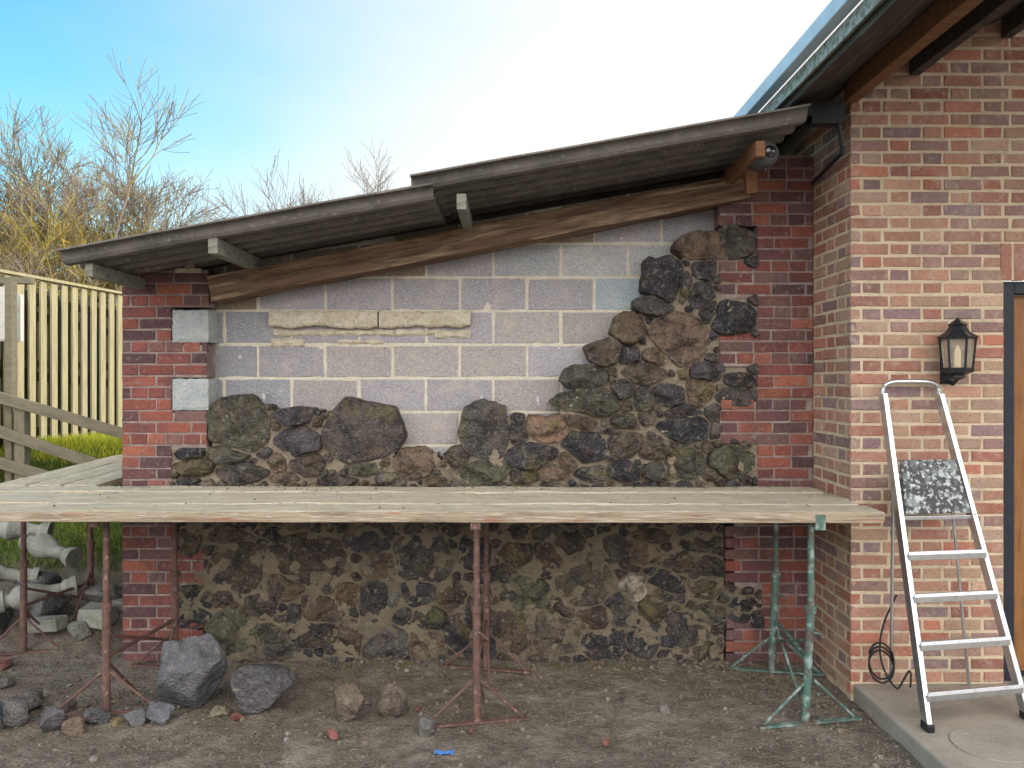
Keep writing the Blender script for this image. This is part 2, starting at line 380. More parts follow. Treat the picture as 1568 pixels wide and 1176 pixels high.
# rough pale quoin blocks
acc=Acc()
for bi,(a,b) in enumerate(((475,526),(580,630))):
    z0,z1=wz(b)+.008,wz(a); x0,x1=wx(264),wx(319); n=10; vs=[]
    for j in range(n+1):
        for i in range(n+3):
            t=min(1,i/n); x=x0+(x1-x0)*t; z=z0+(z1-z0)*j/n; y=4.994
            if i>n: x+=.012; y=4.994+.1*(i-n)
            e=(.007 if (j in(0,n) or i in (0,n)) else 0)
            q=mn.noise(Vector((x*30,z*30,bi)))
            vs.append((x+.006*mn.noise(Vector((z*40,i,bi))),y+e+.004*q,z+.006*mn.noise(Vector((x*40,j,bi+5)))))
    W=n+3
    acc.add(vs,[(j*W+i,j*W+i+1,(j+1)*W+i+1,(j+1)*W+i) for j in range(n) for i in range(W-1)])
    acc.box((x0+.004,5.0,z0+.004),(x1-.004,5.19,z1-.004))
acc.obj('pale_quoin_blocks','smooth_block',shed)

# concrete block panel
acc=Acc()
BW=.431;BH=.206
row=0; z=1.863-.225*4
while z<3.4:
    off=(-.225 if row%2 else 0)
    x=-2.14+off
    while x<1.7:
        x0=max(x,-2.06);x1=min(x+BW,1.72)
        if x1-x0>.03:
            xc=(x0+x1)/2
            g=R.uniform(.90,1.10)
            c=(.365*g,.345*g,.37*g)
            if R.random()<.3: c=(.38*g,.35*g,.335*g)
            py=580-(z+.11-CZ)*F/BY; px=784+xc*F/BY
            if (860<px<980 and 415<py<475): c=(.35,.43,.48)
            if (880<px<1090 and 350<py<420): c=(.44,.45,.445)
            if (780<px<880 and 380<py<425): c=(.37,.39,.40)
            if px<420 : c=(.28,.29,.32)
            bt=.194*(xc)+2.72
            if z+.1>bt: c=(.28,.22,.155)  # brown infill above the beam, with roof shade put into its colour
            cap=lambda xx:roofz(xx)-.05
            vs=[];ins=.004
            for (d,i_) in ((.04,0),(.003,0),(0,ins)):
                for (uu,zz) in ((x0+i_,z+i_),(x1-i_,z+i_),(x1-i_,z+BH-i_),(x0+i_,z+BH-i_)):
                    vs.append((uu+R.uniform(-.005,.005),BY+d+R.uniform(-.001,.001),min(zz+R.uniform(-.005,.005),cap(uu))))
            if z<cap(x0)-.02:
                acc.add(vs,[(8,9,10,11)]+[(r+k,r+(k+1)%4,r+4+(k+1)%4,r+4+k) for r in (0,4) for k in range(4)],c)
        x+=BW+.019
    z+=.225;row+=1
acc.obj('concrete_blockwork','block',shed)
def sheet(acc,x0,x1,z0,z1,y,st,amp,top=None):
    nx=int((x1-x0)/st)+2;nz_=int((z1-z0)/st)+2;vs=[]
    for j in range(nz_):
        for i in range(nx):
            x=x0+(x1-x0)*i/(nx-1);zz=z0+(z1-z0)*j/(nz_-1)
            if top: zz=min(zz,top(x))
            vs.append((x,y+amp*mn.fractal(Vector((x*9,zz*9,y)),1,2,3),zz))
    acc.add(vs,[(j*nx+i,j*nx+i+1,(j+1)*nx+i+1,(j+1)*nx+i) for j in range(nz_-1) for i in range(nx-1)])
acc=Acc(); sheet(acc,-2.1,1.75,.9,3.35,BY+.0032,.02,.0038,top=lambda x:roofz(x)-.05)
acc.obj('blockwork_mortar','block_mortar',shed,smooth=True)
acc=Acc()
vs=[(-2.5,5.2,-.3),(1.95,5.2,-.3),(1.95,5.2,roofz(1.95)-.06),(-2.5,5.2,roofz(-2.5)-.06),(-2.5,8.5,-.3),(1.95,8.5,-.3),(1.95,8.5,roofz(1.95)-.06),(-2.5,8.5,roofz(-2.5)-.06)]
acc.add(vs,[(0,1,2,3),(5,4,7,6),(4,0,3,7),(1,5,6,2),(3,2,6,7)]); acc.obj('shed_body','wallplain',shed)
acc=Acc()
xa,xb=EX(410,5.08),EX(720,5.08)
def lump(acc,x0,x1,z0,z1,y0,y1,seed,amp=.008):
    n=max(6,int((x1-x0)/.02));vs=[]
    for i in range(n+1):
        x=x0+(x1-x0)*i/n
        q=lambda k:amp*mn.fractal(Vector((x*11,k*3.3+seed,seed)),.8,2,4)
        zt=z1+q(1);zb=z0+q(2);yf=y0+q(3)
        vs+=[(x,y1,zb),(x,yf+.01,zb),(x,yf,zb+.012),(x,yf+q(5),(zb+zt)/2),(x,yf,zt-.012),(x,yf+.012,zt),(x,y1,zt)]
    fs=[(i*7+k,(i+1)*7+k,(i+1)*7+k+1,i*7+k+1) for i in range(n) for k in range(6)]
    fs+=[tuple(range(7))[::-1],tuple(n*7+k for k in range(7))]
    acc.add(vs,fs)
lump(acc,xa,xa+.72,EZ(500,5.08),EZ(475,5.08),5.10,5.17,1,.015)
lump(acc,xa+.73,xb,EZ(500,5.08),EZ(475,5.08),5.105,5.17,2,.015)
lump(acc,xa+.02,xb-.24,EZ(514,5.12),EZ(504,5.12),5.138,5.17,3,.008)
lump(acc,xa,xa+.22,EZ(531,5.12),EZ(518,5.12),5.139,5.17,5,.007)
lump(acc,xb-.24,xb,EZ(517,5.12),EZ(505,5.12),5.138,5.17,6,.007)
lump(acc,xa+.45,xa+.75,EZ(527,5.12),EZ(519,5.12),5.142,5.17,8,.006)
acc.obj('stone_sill_remains','sill',shed,smooth=False)
acc=Acc()
for px,py in ((407,607),(537,613),(738,610),(823,611)):
    x=EX(px,5.1);z=EZ(py,5.1)
    acc.box((x-.007,5.06,z-.017),(x+.007,5.063,z+.017)); acc.tube([(x,5.15,z+.012),(x,5.055,z+.012)],.004,6); acc.tube([(x,5.06,z-.017),(x+.006,5.06,z-.04)],.003,6)
acc.obj('wall_ties','alu',shed)

def wood_bar(name,p0,p1,w,h,mat,parent,jit=.004,seg=24,seed=0):
    """timber whose local X runs along its length so the grain follows it"""
    p0=Vector(p0);p1=Vector(p1);Ld=(p1-p0).length
    acc=Acc();vs=[]
    for i in range(seg+1):
        x=Ld*i/seg
        for k,(a,b) in enumerate(((-1,-1),(1,-1),(1,1),(-1,1))):
            vs.append((x,a*w/2+jit*mn.noise(Vector((x*3,k*5.1,seed))),b*h/2+jit*mn.noise(Vector((x*3,k*5.1+2,seed+4)))))
    fs=[(i*4+k,i*4+(k+1)%4,(i+1)*4+(k+1)%4,(i+1)*4+k) for i in range(seg) for k in range(4)]
    fs=[tuple(reversed(f)) for f in fs]+[(0,1,2,3),(seg*4+3,seg*4+2,seg*4+1,seg*4)]
    acc.add(vs,fs)
    o=acc.obj(name,mat,parent,bevel=.005)
    d=(p1-p0).normalized(); up=Vector((0,0,1))
    if abs(d.z)>.95: up=Vector((0,1,0))
    yv=up.cross(d).normalized(); zv=d.cross(yv)
    m=Matrix((d,yv,zv)).transposed().to_4x4(); m.translation=p0
    o.matrix_world=m
    return o
wood_bar('wall_plate_beam',(-1.945,5.03,2.425),(1.52,5.03,3.092),.19,.160,'beam',shed,jit=.006,seg=60,seed=3)
def corr(acc,x0,x1,y0,y1,dz,pitch=.177,amp=.032,th=.010):
    n=int((y1-y0)/pitch*12);vs=[]
    nx=24
    for i in range(nx+1):
        x=x0+(x1-x0)*i/nx
        for s in (0,1):
            for k in range(n+1):
                y=y0+(y1-y0)*k/n
                w=math.sin(2*math.pi*(y-y0)/pitch+1.2); w=max(-.55,min(.55,w*1.6))/.55
                vs.append((x,y,roofz(x)+dz+amp*w-s*th+.003*mn.noise(Vector((x*2,y*2,1)))))
    N=n+1;fs=[]
    for i in range(nx):
        for k in range(n):
            a=i*2*N+k;b=(i+1)*2*N+k
            fs.append((a,b,b+1,a+1)); a+=N;b+=N; fs.append((a,a+1,b+1,b))
        a=i*2*N;b=(i+1)*2*N; fs.append((a,a+N,b+N,b)); a+=n;b+=n; fs.append((a,b,b+N,a+N))
    for i in (0,nx):
        for k in range(n):
            a=i*2*N+k; fs.append((a,a+1,a+1+N,a+N))
    acc.add(vs,fs)
acc=Acc()
corr(acc,-2.52,-.44,4.25,8.6,-.018); corr(acc,-.56,1.64,4.22,8.6,.040); corr(acc,-.98,-.4,4.42,8.6,.03)
acc.obj('corrugated_roof','roof',shed)
for i,px in enumerate((-1.685,-.285,1.40)):
    z=roofz(px)-.052-.05
    wood_bar('roof_purlin',(px,4.33,z),(px,5.2,z),.055,.09,'beam_grey' if i<2 else 'beam_brown',shed,jit=.002,seg=6,seed=i)
wood_bar('eave_board',(-2.40,4.36,2.466),(-2.44,8.4,2.466),.045,.075,'beam_grey',shed,jit=.002,seg=8)
acc=Acc(); acc.tube([(wx(288),5.05,wz(425)),(wx(288),5.05,wz(402))],.045,16); acc.box((wx(268),5.0,wz(418)),(wx(308),5.12,wz(411)))
acc.obj('pipe_stub','sill',shed)

# stones ---------------------------------------------------------
def inpoly(x,y,P):
    c=False;n=len(P)
    for i in range(n):
        x1,y1=P[i];x2,y2=P[(i+1)%n]
        if (y1>y)!=(y2>y) and x<(x2-x1)*(y-y1)/(y2-y1)+x1: c=not c
    return c
def clip(poly,p,n):
    out=[];m=len(poly)
    for i in range(m):
        a=poly[i];b=poly[(i+1)%m]
        da=(a[0]-p[0])*n[0]+(a[1]-p[1])*n[1];db=(b[0]-p[0])*n[0]+(b[1]-p[1])*n[1]
        if da<=0: out.append(a)
        if (da<0<db) or (db<0<da):
            t=da/(da-db); out.append((a[0]+(b[0]-a[0])*t,a[1]+(b[1]-a[1])*t))
    return out
def srad(s,dx,dz): return 1/math.sqrt((dx/s[2])**2+(dz/s[3])**2+1e-12)
PAL_ST=[(.075,.067,.067),(.055,.05,.057),(.10,.076,.056),(.09,.08,.068),(.125,.09,.062),(.065,.056,.063),(.105,.094,.08),(.08,.062,.05)]
def build_stones(acc,stones,xr=None,xl=None,zmin=-.1,zmax=9,Yf=4.995,Yb=5.14,gap=.012,D=(.05,.10),grow=1.16,tone=1.0):
    for i,s in enumerate(stones):
        r=random.Random(i*13+5)
        cx,cz,rx,rz=s[:4]
        poly=[];n=13;ex=r.uniform(2.6,5.5);rot=r.uniform(-.18,.18);ph0=r.uniform(0,.5)
        for k in range(n):
            t=2*math.pi*k/n+ph0+r.uniform(-.12,.12);ct,st=math.cos(t),math.sin(t)
            q=(abs(ct)**ex+abs(st)**ex)**(-1/ex)*r.uniform(.88,1.08)
            x=ct*q*rx*grow;z=st*q*rz*grow
            poly.append((cx+x*math.cos(rot)-z*math.sin(rot),cz+x*math.sin(rot)+z*math.cos(rot)))
        for j,t in enumerate(stones):
            if i==j: continue
            dx,dz=t[0]-cx,t[1]-cz;d=math.hypot(dx,dz)
            if d>.7 or d<1e-5: continue
            ux,uz=dx/d,dz/d
            ri=srad(s,ux,uz);rj=srad(t,ux,uz)
            if ri+rj<d*.7: continue
            m=d*ri/(ri+rj) if ri+rj>d*.98 else ri+(d-ri-rj)/2
            m-=gap/2
            nx_,nz_=ux/(.5*(s[2]+t[2])),uz/(.5*(s[3]+t[3])); nl=math.hypot(nx_,nz_)
            poly=clip(poly,(cx+ux*m,cz+uz*m),(nx_/nl,nz_/nl))
            if len(poly)<3: break
        if len(poly)<3: continue
        if xr: poly=clip(poly,(xr(cz),0),(1,0))
        if xl and len(poly)>2: poly=clip(poly,(xl(cz),0),(-1,0))
        if len(poly)<3: continue
        poly=clip(poly,(0,zmin),(0,-1)); 
        if len(poly)>2: poly=clip(poly,(0,zmax),(0,1))
        if len(poly)<3: continue
        ar=abs(sum(poly[k][0]*poly[(k+1)%len(poly)][1]-poly[(k+1)%len(poly)][0]*poly[k][1] for k in range(len(poly))))/2
        if ar<.0006: continue
        for _ in range(2):
            q=[];m=len(poly)
            for k in range(m):
                a=poly[k];b=poly[(k+1)%m]
                w=.14
                q+=[(a[0]*(1-w)+b[0]*w,a[1]*(1-w)+b[1]*w),(a[0]*w+b[0]*(1-w),a[1]*w+b[1]*(1-w))]
            poly=q
        N=56;m=len(poly);ls=[0]
        for k in range(m):
            a=poly[k];b=poly[(k+1)%m];ls.append(ls[-1]+math.hypot(a[0]-b[0],a[1]-b[1]))
        pts=[];k=0
        for q in range(N):
            t=ls[-1]*q/N
            while ls[k+1]<t: k+=1
            a=poly[k];b=poly[(k+1)%m];w=(t-ls[k])/max(1e-9,ls[k+1]-ls[k]);pts.append((a[0]+(b[0]-a[0])*w,a[1]+(b[1]-a[1])*w))
        gx=sum(p[0] for p in pts)/N;gz=sum(p[1] for p in pts)/N
        dep=r.uniform(*D)*min(1.2,.35+math.sqrt(ar)/.17)
        pls=[(r.uniform(-.9,.9),r.uniform(-.9,.9),r.uniform(.5,.95)) for _ in range(6)]
        rings=[1.0,1.0,.985,.955,.91,.86,.79,.71,.62,.52,.41,.30,.19,.09]
        vs=[];sd=i*3.7
        def relief(a,b):
            return .022*mn.fractal(Vector((a*11,b*11,sd)),.9,2,4)+.008*mn.noise(Vector((a*40,b*40,sd)))+.014*(abs(mn.noise(Vector((a*17,b*17,sd+9))))-.2)
        for ri_,sc in enumerate(rings):
            for (x,z) in pts:
                jx=.010*mn.noise(Vector((x*24,z*24,sd)))+.015*mn.noise(Vector((x*9,z*9,sd)))
                px=gx+(x-gx)*sc; pz=gz+(z-gz)*sc
                dn=math.hypot(x-gx,z-gz)+1e-6
                px+=(x-gx)/dn*jx*sc; pz+=(z-gz)/dn*jx*sc
                if ri_==0: y=Yb
                else:
                    h=dep*(1-sc**6)**.6
                    for tx,tz,hh in pls: h=min(h,dep*hh+(px-gx)*tx+(pz-gz)*tz)
                    h=max(h,-.002)
                    h+=relief(px,pz)*(1 if sc<1 else .4)
                    y=Yf-h
                vs.append((px,y,pz))
        h=dep
        for tx,tz,hh in pls: h=min(h,dep*hh)
        h+=relief(gx,gz)
        vs.append((gx,Yf-h,gz))
        fs=[]
        for a in range(len(rings)-1):
            for k in range(N):
                k2=(k+1)%N; fs.append((a*N+k,a*N+k2,(a+1)*N+k2,(a+1)*N+k))
        a=(len(rings)-1)*N
        for k in range(N): fs.append((a+k,a+(k+1)%N,len(vs)-1))
        c=s[4] if len(s)>4 and s[4] else r.choice(PAL_ST); f=r.uniform(.75,1.3)*tone
        acc.add(vs,fs,tuple(q*f for q in c))
def conv(L,g=1.0): return [(wx(a[0]),wz(a[1]),g*a[2]/2/(F/WY),g*a[3]/2/(F/WY),a[4] if len(a)>4 else None) for a in L]
LI=(.11,.10,.07);OR=(.26,.16,.11);DK=(.037,.036,.043);BR=(.14,.095,.067);GN=(.092,.092,.058)
UP=[(368,655,92,82,LI),(446,638,66,26),(455,676,72,46),(552,664,118,92,(.075,.062,.058)),(350,696,72,24,LI),(290,694,50,18,DK),(297,716,66,26),(372,725,100,32),
(425,708,30,30,BR),(470,712,62,30),(436,733,60,20),(515,735,90,16),(560,716,84,18,LI),(600,735,60,18),(633,712,62,44,BR),(668,738,40,18),(745,664,78,84,(.085,.075,.07)),
(742,722,110,38,GN),(700,700,36,30),(794,660,34,44),(838,657,68,40,OR),(812,697,92,42),(800,730,60,20),(845,725,60,26,BR),(893,688,72,52,DK),(890,648,52,26,BR),
(908,616,116,42,GN),(898,577,66,34,(.085,.085,.067)),(928,540,56,38),(965,502,46,44,BR),(985,572,76,34),(962,545,30,24),(1004,545,40,26,BR),(1038,520,94,82,(.15,.10,.073)),
(1022,432,72,72,DK),(1002,470,60,30),(1070,450,50,44),(1078,412,40,34),(1078,380,84,42,BR),(1128,372,64,46,(.10,.09,.07)),(1120,487,84,54,DK),(1085,478,26,30),
(962,645,60,30,LI),(955,600,40,40),(985,612,38,40),(1024,606,60,34),(1085,570,60,30),(1072,602,46,40,BR),(1130,580,60,22),(1125,607,72,28),(1052,655,96,44,DK),
(958,680,58,40),(1000,690,50,30),(1045,630,60,20),(1090,632,30,30),(905,725,66,28),(955,722,56,30,DK),(1050,708,72,44,LI),(1120,706,86,46,GN),(1000,722,44,24),(870,708,34,26,BR),(985,640,30,24),(1095,660,24,26),(1090,730,40,14),(1050,440,26,50),(960,620,20,20),(1130,440,10,10),(1118,535,10,10)]
UPoly=[(258,748),(258,684),(325,684),(324,655),(348,626),(405,622),(422,630),(488,632),(506,631),(550,632),(600,650),(608,690),(600,702),(640,697),(668,696),(676,705),(706,692),(714,638),(740,634),(780,640),(812,648),(858,640),(856,620),(882,608),(884,576),(912,552),(910,530),(952,516),(950,490),(980,480),(1006,438),(1049,394),(1082,370),(1102,358),(1162,358),(1162,748)]
LOW=[(362,868,86,80,(.13,.10,.07)),(465,858,128,84,(.12,.09,.065)),(560,828,84,36),(645,858,92,92,(.075,.066,.06)),(728,842,50,62),(790,852,62,40,BR),(838,852,42,40,BR),(805,908,78,50,GN),(897,890,78,86,(.10,.085,.06)),
(968,899,36,36,(.50,.43,.35)),(1040,862,62,30),(1088,866,44,26),(935,840,50,40),(985,848,46,34,BR),(1022,888,50,28),(1078,902,50,28),(300,905,50,26,DK),(345,916,44,28,BR),(398,926,50,34),(302,945,48,28),(486,938,78,48,BR),(437,898,44,36,BR),
(532,910,46,34,(.18,.11,.065)),(577,918,66,60),(600,922,30,24,(.2,.19,.17)),(645,905,44,40),(657,948,50,36),(694,912,46,44,BR),(762,948,44,40),(728,925,30,60),(862,932,40,26),(908,946,50,40,BR),(847,970,88,62,(.14,.11,.08)),(952,940,44,30),
(1000,932,46,34),(1040,955,50,36),(1090,938,52,26,LI),(1140,925,52,24,DK),(355,972,92,72,GN),(411,970,34,24,LI),(482,968,82,46),(455,940,30,24),(540,975,48,56,BR),(590,985,88,50,(.10,.088,.08)),(650,985,56,44,BR),(702,968,40,50),(735,992,50,36),
(790,980,58,50),(922,985,68,50),(985,985,48,46,(.07,.07,.075)),(1062,972,52,28),(1078,997,56,24),(1110,965,60,20),(310,990,40,40),(430,995,60,24),(580,870,60,40,BR),(350,820,70,26),(420,815,60,20),(640,808,60,20),(1070,830,70,26),(1000,820,70,24),(870,830,50,36),(840,815,50,20),(290,830,30,40),(600,812,40,20),(700,808,50,20),(790,815,50,22)]
def fill(stones,poly,n,rmin,rmax,seed):
    r=random.Random(seed); P=[(wx(a),wz(b)) for a,b in poly]
    x0=min(p[0] for p in P);x1=max(p[0] for p in P);z0=min(p[1] for p in P);z1=max(p[1] for p in P)
    st=list(stones)
    for att in range(n):
        x=r.uniform(x0,x1);z=r.uniform(z0,z1)
        if not inpoly(x,z,P): continue
        best=rmax; asp=r.uniform(.55,.9)
        for t in st:
            dx,dz=x-t[0],z-t[1];d=math.hypot(dx,dz)
            if d>.6: continue
            if d<1e-4: best=0;break
            best=min(best,d-srad(t,dx/d,dz/d)*.98)
            if best<rmin*.8: break
        if best<rmin*.8: continue
        st.append((x,z,best*1.05,max(rmin*.8,best*asp),None))
    return st
upper=fill(conv(UP,1.03),UPoly,5000,.022,.05,3)
LPoly=[(274,790),(1108,790),(1108,900),(1165,900),(1165,952),(1110,952),(1110,1025),(312,1025),(312,950),(274,950)]
lower=fill(conv(LOW,1.06),LPoly,5000,.034,.06,9)
def xr_up(z):
    e=extR(z)[0][0]; return e-.006
def xl_up(z):
    py=580-(z-CZ)*F/WY
    return wx(262)+.004 if py>686 else wx(313)
acc=Acc(); build_stones(acc,upper,xr=xr_up,xl=xl_up,zmin=1.1,grow=1.14); acc.obj('upper_facing_stones','stone',shed,smooth=True)
acc=Acc(); build_stones(acc,lower,xr=xr_up,xl=lambda z:extL(z)[0][1]+.005,zmax=1.14,grow=1.26,D=(.03,.065),tone=.85); acc.obj('lower_facing_stones','stone',shed,smooth=True)  # tone dims the lower stones: deck shade painted into their colour
def mortar_grid(acc,poly,st=.014,Yf=5.012,amp=.016,Yb=5.15):
    P=[(wx(a),wz(b)) for a,b in poly]
    x0=min(p[0] for p in P);x1=max(p[0] for p in P);z0=min(p[1] for p in P);z1=max(p[1] for p in P)
    nx=int((x1-x0)/st);nz_=int((z1-z0)/st);idx={};vs=[];fs=[]
    cells=set((i,j) for i in range(nx) for j in range(nz_) if inpoly(x0+(i+.5)*st,z0+(j+.5)*st,P))
    def vid(i,j,b=0):
        k=(i,j,b)
        if k not in idx:
            x=x0+i*st;z=z0+j*st
            y=Yb if b else Yf+amp*mn.fractal(Vector((x*6,z*6,2)),1,2,4)+.004*mn.noise(Vector((x*60,z*60,2)))
            idx[k]=len(vs);vs.append((x+.4*st*mn.noise(Vector((x*30,z*30,8))),y,z+.4*st*mn.noise(Vector((x*30,z*30,18)))))
        return idx[k]
    for (i,j) in sorted(cells):
        fs.append((vid(i,j),vid(i+1,j),vid(i+1,j+1),vid(i,j+1)))
        for (di,dj,a,b) in ((-1,0,(i,j),(i,j+1)),(1,0,(i+1,j),(i+1,j+1)),(0,1,(i,j+1),(i+1,j+1))):
            if (i+di,j+dj) not in cells: fs.append((vid(*a),vid(*b),vid(*b,1),vid(*a,1)))
    acc.add(vs,fs)
acc=Acc(); mortar_grid(acc,UPoly); mortar_grid(acc,[(262,748),(1162,748),(1162,800),(262,800)]); acc.obj('upper_stonework_mortar','stone_mortar',shed,smooth=True)
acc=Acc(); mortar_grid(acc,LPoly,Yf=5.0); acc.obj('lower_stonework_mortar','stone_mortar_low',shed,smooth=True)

# =============================================================== HOUSE
house=empty('brick_house')
HX=1.96;HY=4.45
def rake(x): return 3.57+.41*(x-1.96)
DX0=2.856;DZ1=2.42
acc=Acc()
def hskip(x,z):
    if z>rake(x)+.06: return True
    if x>DX0-.02 and z<DZ1: return True
    if x>DX0-.03 and DZ1<=z<DZ1+.225: return True
    return False
def hext(z):
    if z<DZ1+.225: return [(HX,DX0-.012 if z<DZ1 else DX0-.03)]
    return [(HX,5.0)]
brick_panel(acc,(0,HY,0),(1,0,0),(0,-1,0),hext,.02,4.7,PAL_HOUSE,'flemish',skip=hskip,jn=.016)
brick_panel(acc,(HX,0,0),(0,1,0),(-1,0,0),lambda z:[(HY+.002,5.35)],.02,3.50,PAL_HOUSE,'flemish',phase=1,jn=.016)
x=DX0-.028
while x<3.9:
    c=R.choice(PAL_HOUSE); brick(acc,(0,HY,0),(1,0,0),(0,-1,0),x,x+.063,DZ1,DZ1+.213,c); x+=.077
acc.obj('house_brickwork','brick',house)
acc=Acc(); MR=.0035
acc.box((HX+MR,HY+MR,-.3),(DX0-.012,9,3.50))
vs=[(HX+.03,HY+MR-.0003,DZ1),(5,HY+MR-.0003,DZ1),(5,HY+MR-.0003,rake(5)),(HX+.03,HY+MR-.0003,rake(HX+.03))]
acc.add(vs+[(a,8.99,b) for a,_,b in vs],[(0,1,2,3),(0,3,7,4),(3,2,6,7)])
acc.box((3.76,HY+MR,-.3),(5,9,DZ1-.001)); acc.obj('house_mortar','mortar_light',house)
acc=Acc()
acc.box((DX0,HY+.03,.09),(DX0+.07,HY+.13,DZ1-.004)); acc.box((DX0+.07,HY+.03,DZ1-.075),(3.69,HY+.13,DZ1-.004)); acc.box((3.69,HY+.03,.09),(3.76,HY+.13,DZ1-.004))
acc.box((DX0+.06,HY+.1,.09),(3.7,HY+.4,.13))
acc.obj('door_frame','frame',house,bevel=.004)
acc=Acc()
acc.box((DX0+.074,HY+.08,.13),(3.686,HY+.12,DZ1-.08))
for k in range(7): acc.box((DX0+.09+k*.113,HY+.07,.16),(DX0+.195+k*.113,HY+.079,DZ1-.1))
acc.obj('door','door',house,bevel=.003)
acc=Acc()
def slab(acc,x0,x1,y0,y1,o0,o1):
    vs=[(x,y,rake(x)+o) for x in (x0,x1) for y in (y0,y1) for o in (o0,o1)]
    acc.add(vs,[(0,1,3,2),(4,6,7,5),(0,4,5,1),(2,3,7,6),(0,2,6,4),(1,5,7,3)])
slab(acc,1.60,6.0,1.9,9.2,.0,.03)
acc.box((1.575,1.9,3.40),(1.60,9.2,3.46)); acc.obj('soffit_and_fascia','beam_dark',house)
acc=Acc()
slab(acc,1.545,6.0,1.88,9.2,.035,.115); acc.obj('cement_sheet_roof','lichen_edge',house)
acc=Acc()
acc.box((1.475,1.86,3.515),(1.54,9.25,3.60)); acc.obj('roof_flashing','flash',house,bevel=.006)
wood_bar('corner_plate',(1.955,1.95,3.50),(1.955,4.44,3.50),.075,.11,'beam_brown',house,seg=10)
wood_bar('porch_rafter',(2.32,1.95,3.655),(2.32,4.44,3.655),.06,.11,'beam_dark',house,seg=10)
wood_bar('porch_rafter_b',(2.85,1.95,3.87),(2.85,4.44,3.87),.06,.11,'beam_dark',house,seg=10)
acc=Acc()
acc.tube([(1.80,4.7,3.40),(1.80,4.42,3.36),(1.86,4.38,3.30),(1.90,4.42,3.15),(1.92,4.93,3.1)],.012,8)
acc.tube([(1.66,4.3,3.36),(1.66,4.62,3.36)],.035,14)
acc.box((1.70,4.36,3.30),(1.88,4.44,3.42))
acc.obj('gutter_outlet_and_cables','black',house,smooth=False)

acc=Acc()
acc.box((1.975,-1.0,-.2),(5.2,HY+.2,.085)); acc.obj('pavement_slab','concrete',bevel=.012)
acc=Acc(); acc.tube([(2.30,3.70,.0865),(2.30,3.70,.091)],.17,40); acc.obj('manhole_cover','concrete')

# =============================================================== DECK
deck=empty('scaffold_plank_deck')
zt=1.165
ys_=[4.0,4.226,4.452,4.678]
for i,y in enumerate(ys_):
    xr_=1.94-[0,.03,-.015,.04][i]; xl_=-3.35+[0,.05,-.04,.02][i]; dz=[.0,.005,-.003,.004][i]
    wood_bar('plank',(xl_,y+.11,zt-.026+dz),(xr_,y+.11,zt-.026+dz-.008),.214,.052,'plank',deck,jit=.008,seg=50,seed=i*9)
wood_bar('front_edge_lath',(-3.3,3.996,zt-.029),(1.93,3.996,zt-.037),.012,.056,'plank_edge',deck,jit=.003,seg=50,seed=33)
acc=Acc(); V,Fc=ICO[1]
for i in range(420):
    x=R.uniform(-2.6,1.9); y=R.uniform(4.02,4.88) if i%3==0 else 4.88-abs(R.gauss(0,.08)); s=R.uniform(.002,.007)
    c=R.choice([(.35,.32,.27),(.2,.17,.13),(.45,.43,.38),(.12,.1,.08)])
    acc.add([(x+p.x*s*R.uniform(.8,1.3),y+p.y*s,zt+.004+p.z*s*.6+s*.3) for p in V],Fc,c)
acc.obj('mortar_crumbs','rock',deck)
back=empty('side_plank_deck')
for i in range(3):
    wood_bar('plank',(-3.28+i*.23,5.02,zt-.03),(-3.28+i*.23,6.6,zt+.01),.219,.045,'plank',back,jit=.004,seg=14,seed=i+60)
# =============================================================== TRESTLES
def trestle(x0,y0,x1,y1,mat,ztop=1.11,feet=.30,lean=0):
    e=empty('trestle'); acc=Acc()
    for (x,y,s) in ((x0,y0,1),(x1,y1,-1)):
        g=gh(x,y)
        acc.tube([(x+lean,y,g+.01),(x,y,.62)],.022,14); acc.tube([(x,y,.55),(x,y,ztop)],.017,14)
        acc.tube([(x,y,.60),(x,y,.635)],.029,14)
        acc.bar((x-feet,y-.06*s,g+.012),(x+feet*.95,y+.05*s,g+.012),.03,.012)
        acc.tube([(x-.015,y,g+.24),(x-feet*.9,y-.05*s,g+.02)],.008,8); acc.tube([(x+.015,y,g+.24),(x+feet*.85,y+.045*s,g+.02)],.008,8)
        acc.tube([(x,y,g+.3),(x+.03,y+(.28 if s>0 else -.28),g+.015)],.008,8)
        acc.tube([(x,y-.02,.5),(x+.03,y-.055,.5),(x+.045,y-.055,.48)],.006,6)
    acc.tube([(x0,y0,.33),(x1,y1,.33)],.012,8)
    acc.tube([(x0,y0,.45),(x1,y1,.2)],.009,8)
    dy=.12
    acc.bar((x0,y0-dy,ztop-.0),(x1,y1+.03,ztop-.0),.045,.05)
    acc.box((x0-.026,y0-dy-.012,ztop-.045),(x0+.026,y0-dy+.004,ztop+.035))
    acc.obj('frame',mat,e,smooth=False)
trestle(-2.215,4.2,-2.13,4.86,'rust'); trestle(-.19,4.13,-.16,4.84,'rust',feet=.29); trestle(1.60,4.12,1.66,4.84,'green',feet=.30,lean=-.03)
trestle(-3.27,5.15,-3.15,5.75,'rust',feet=.25)

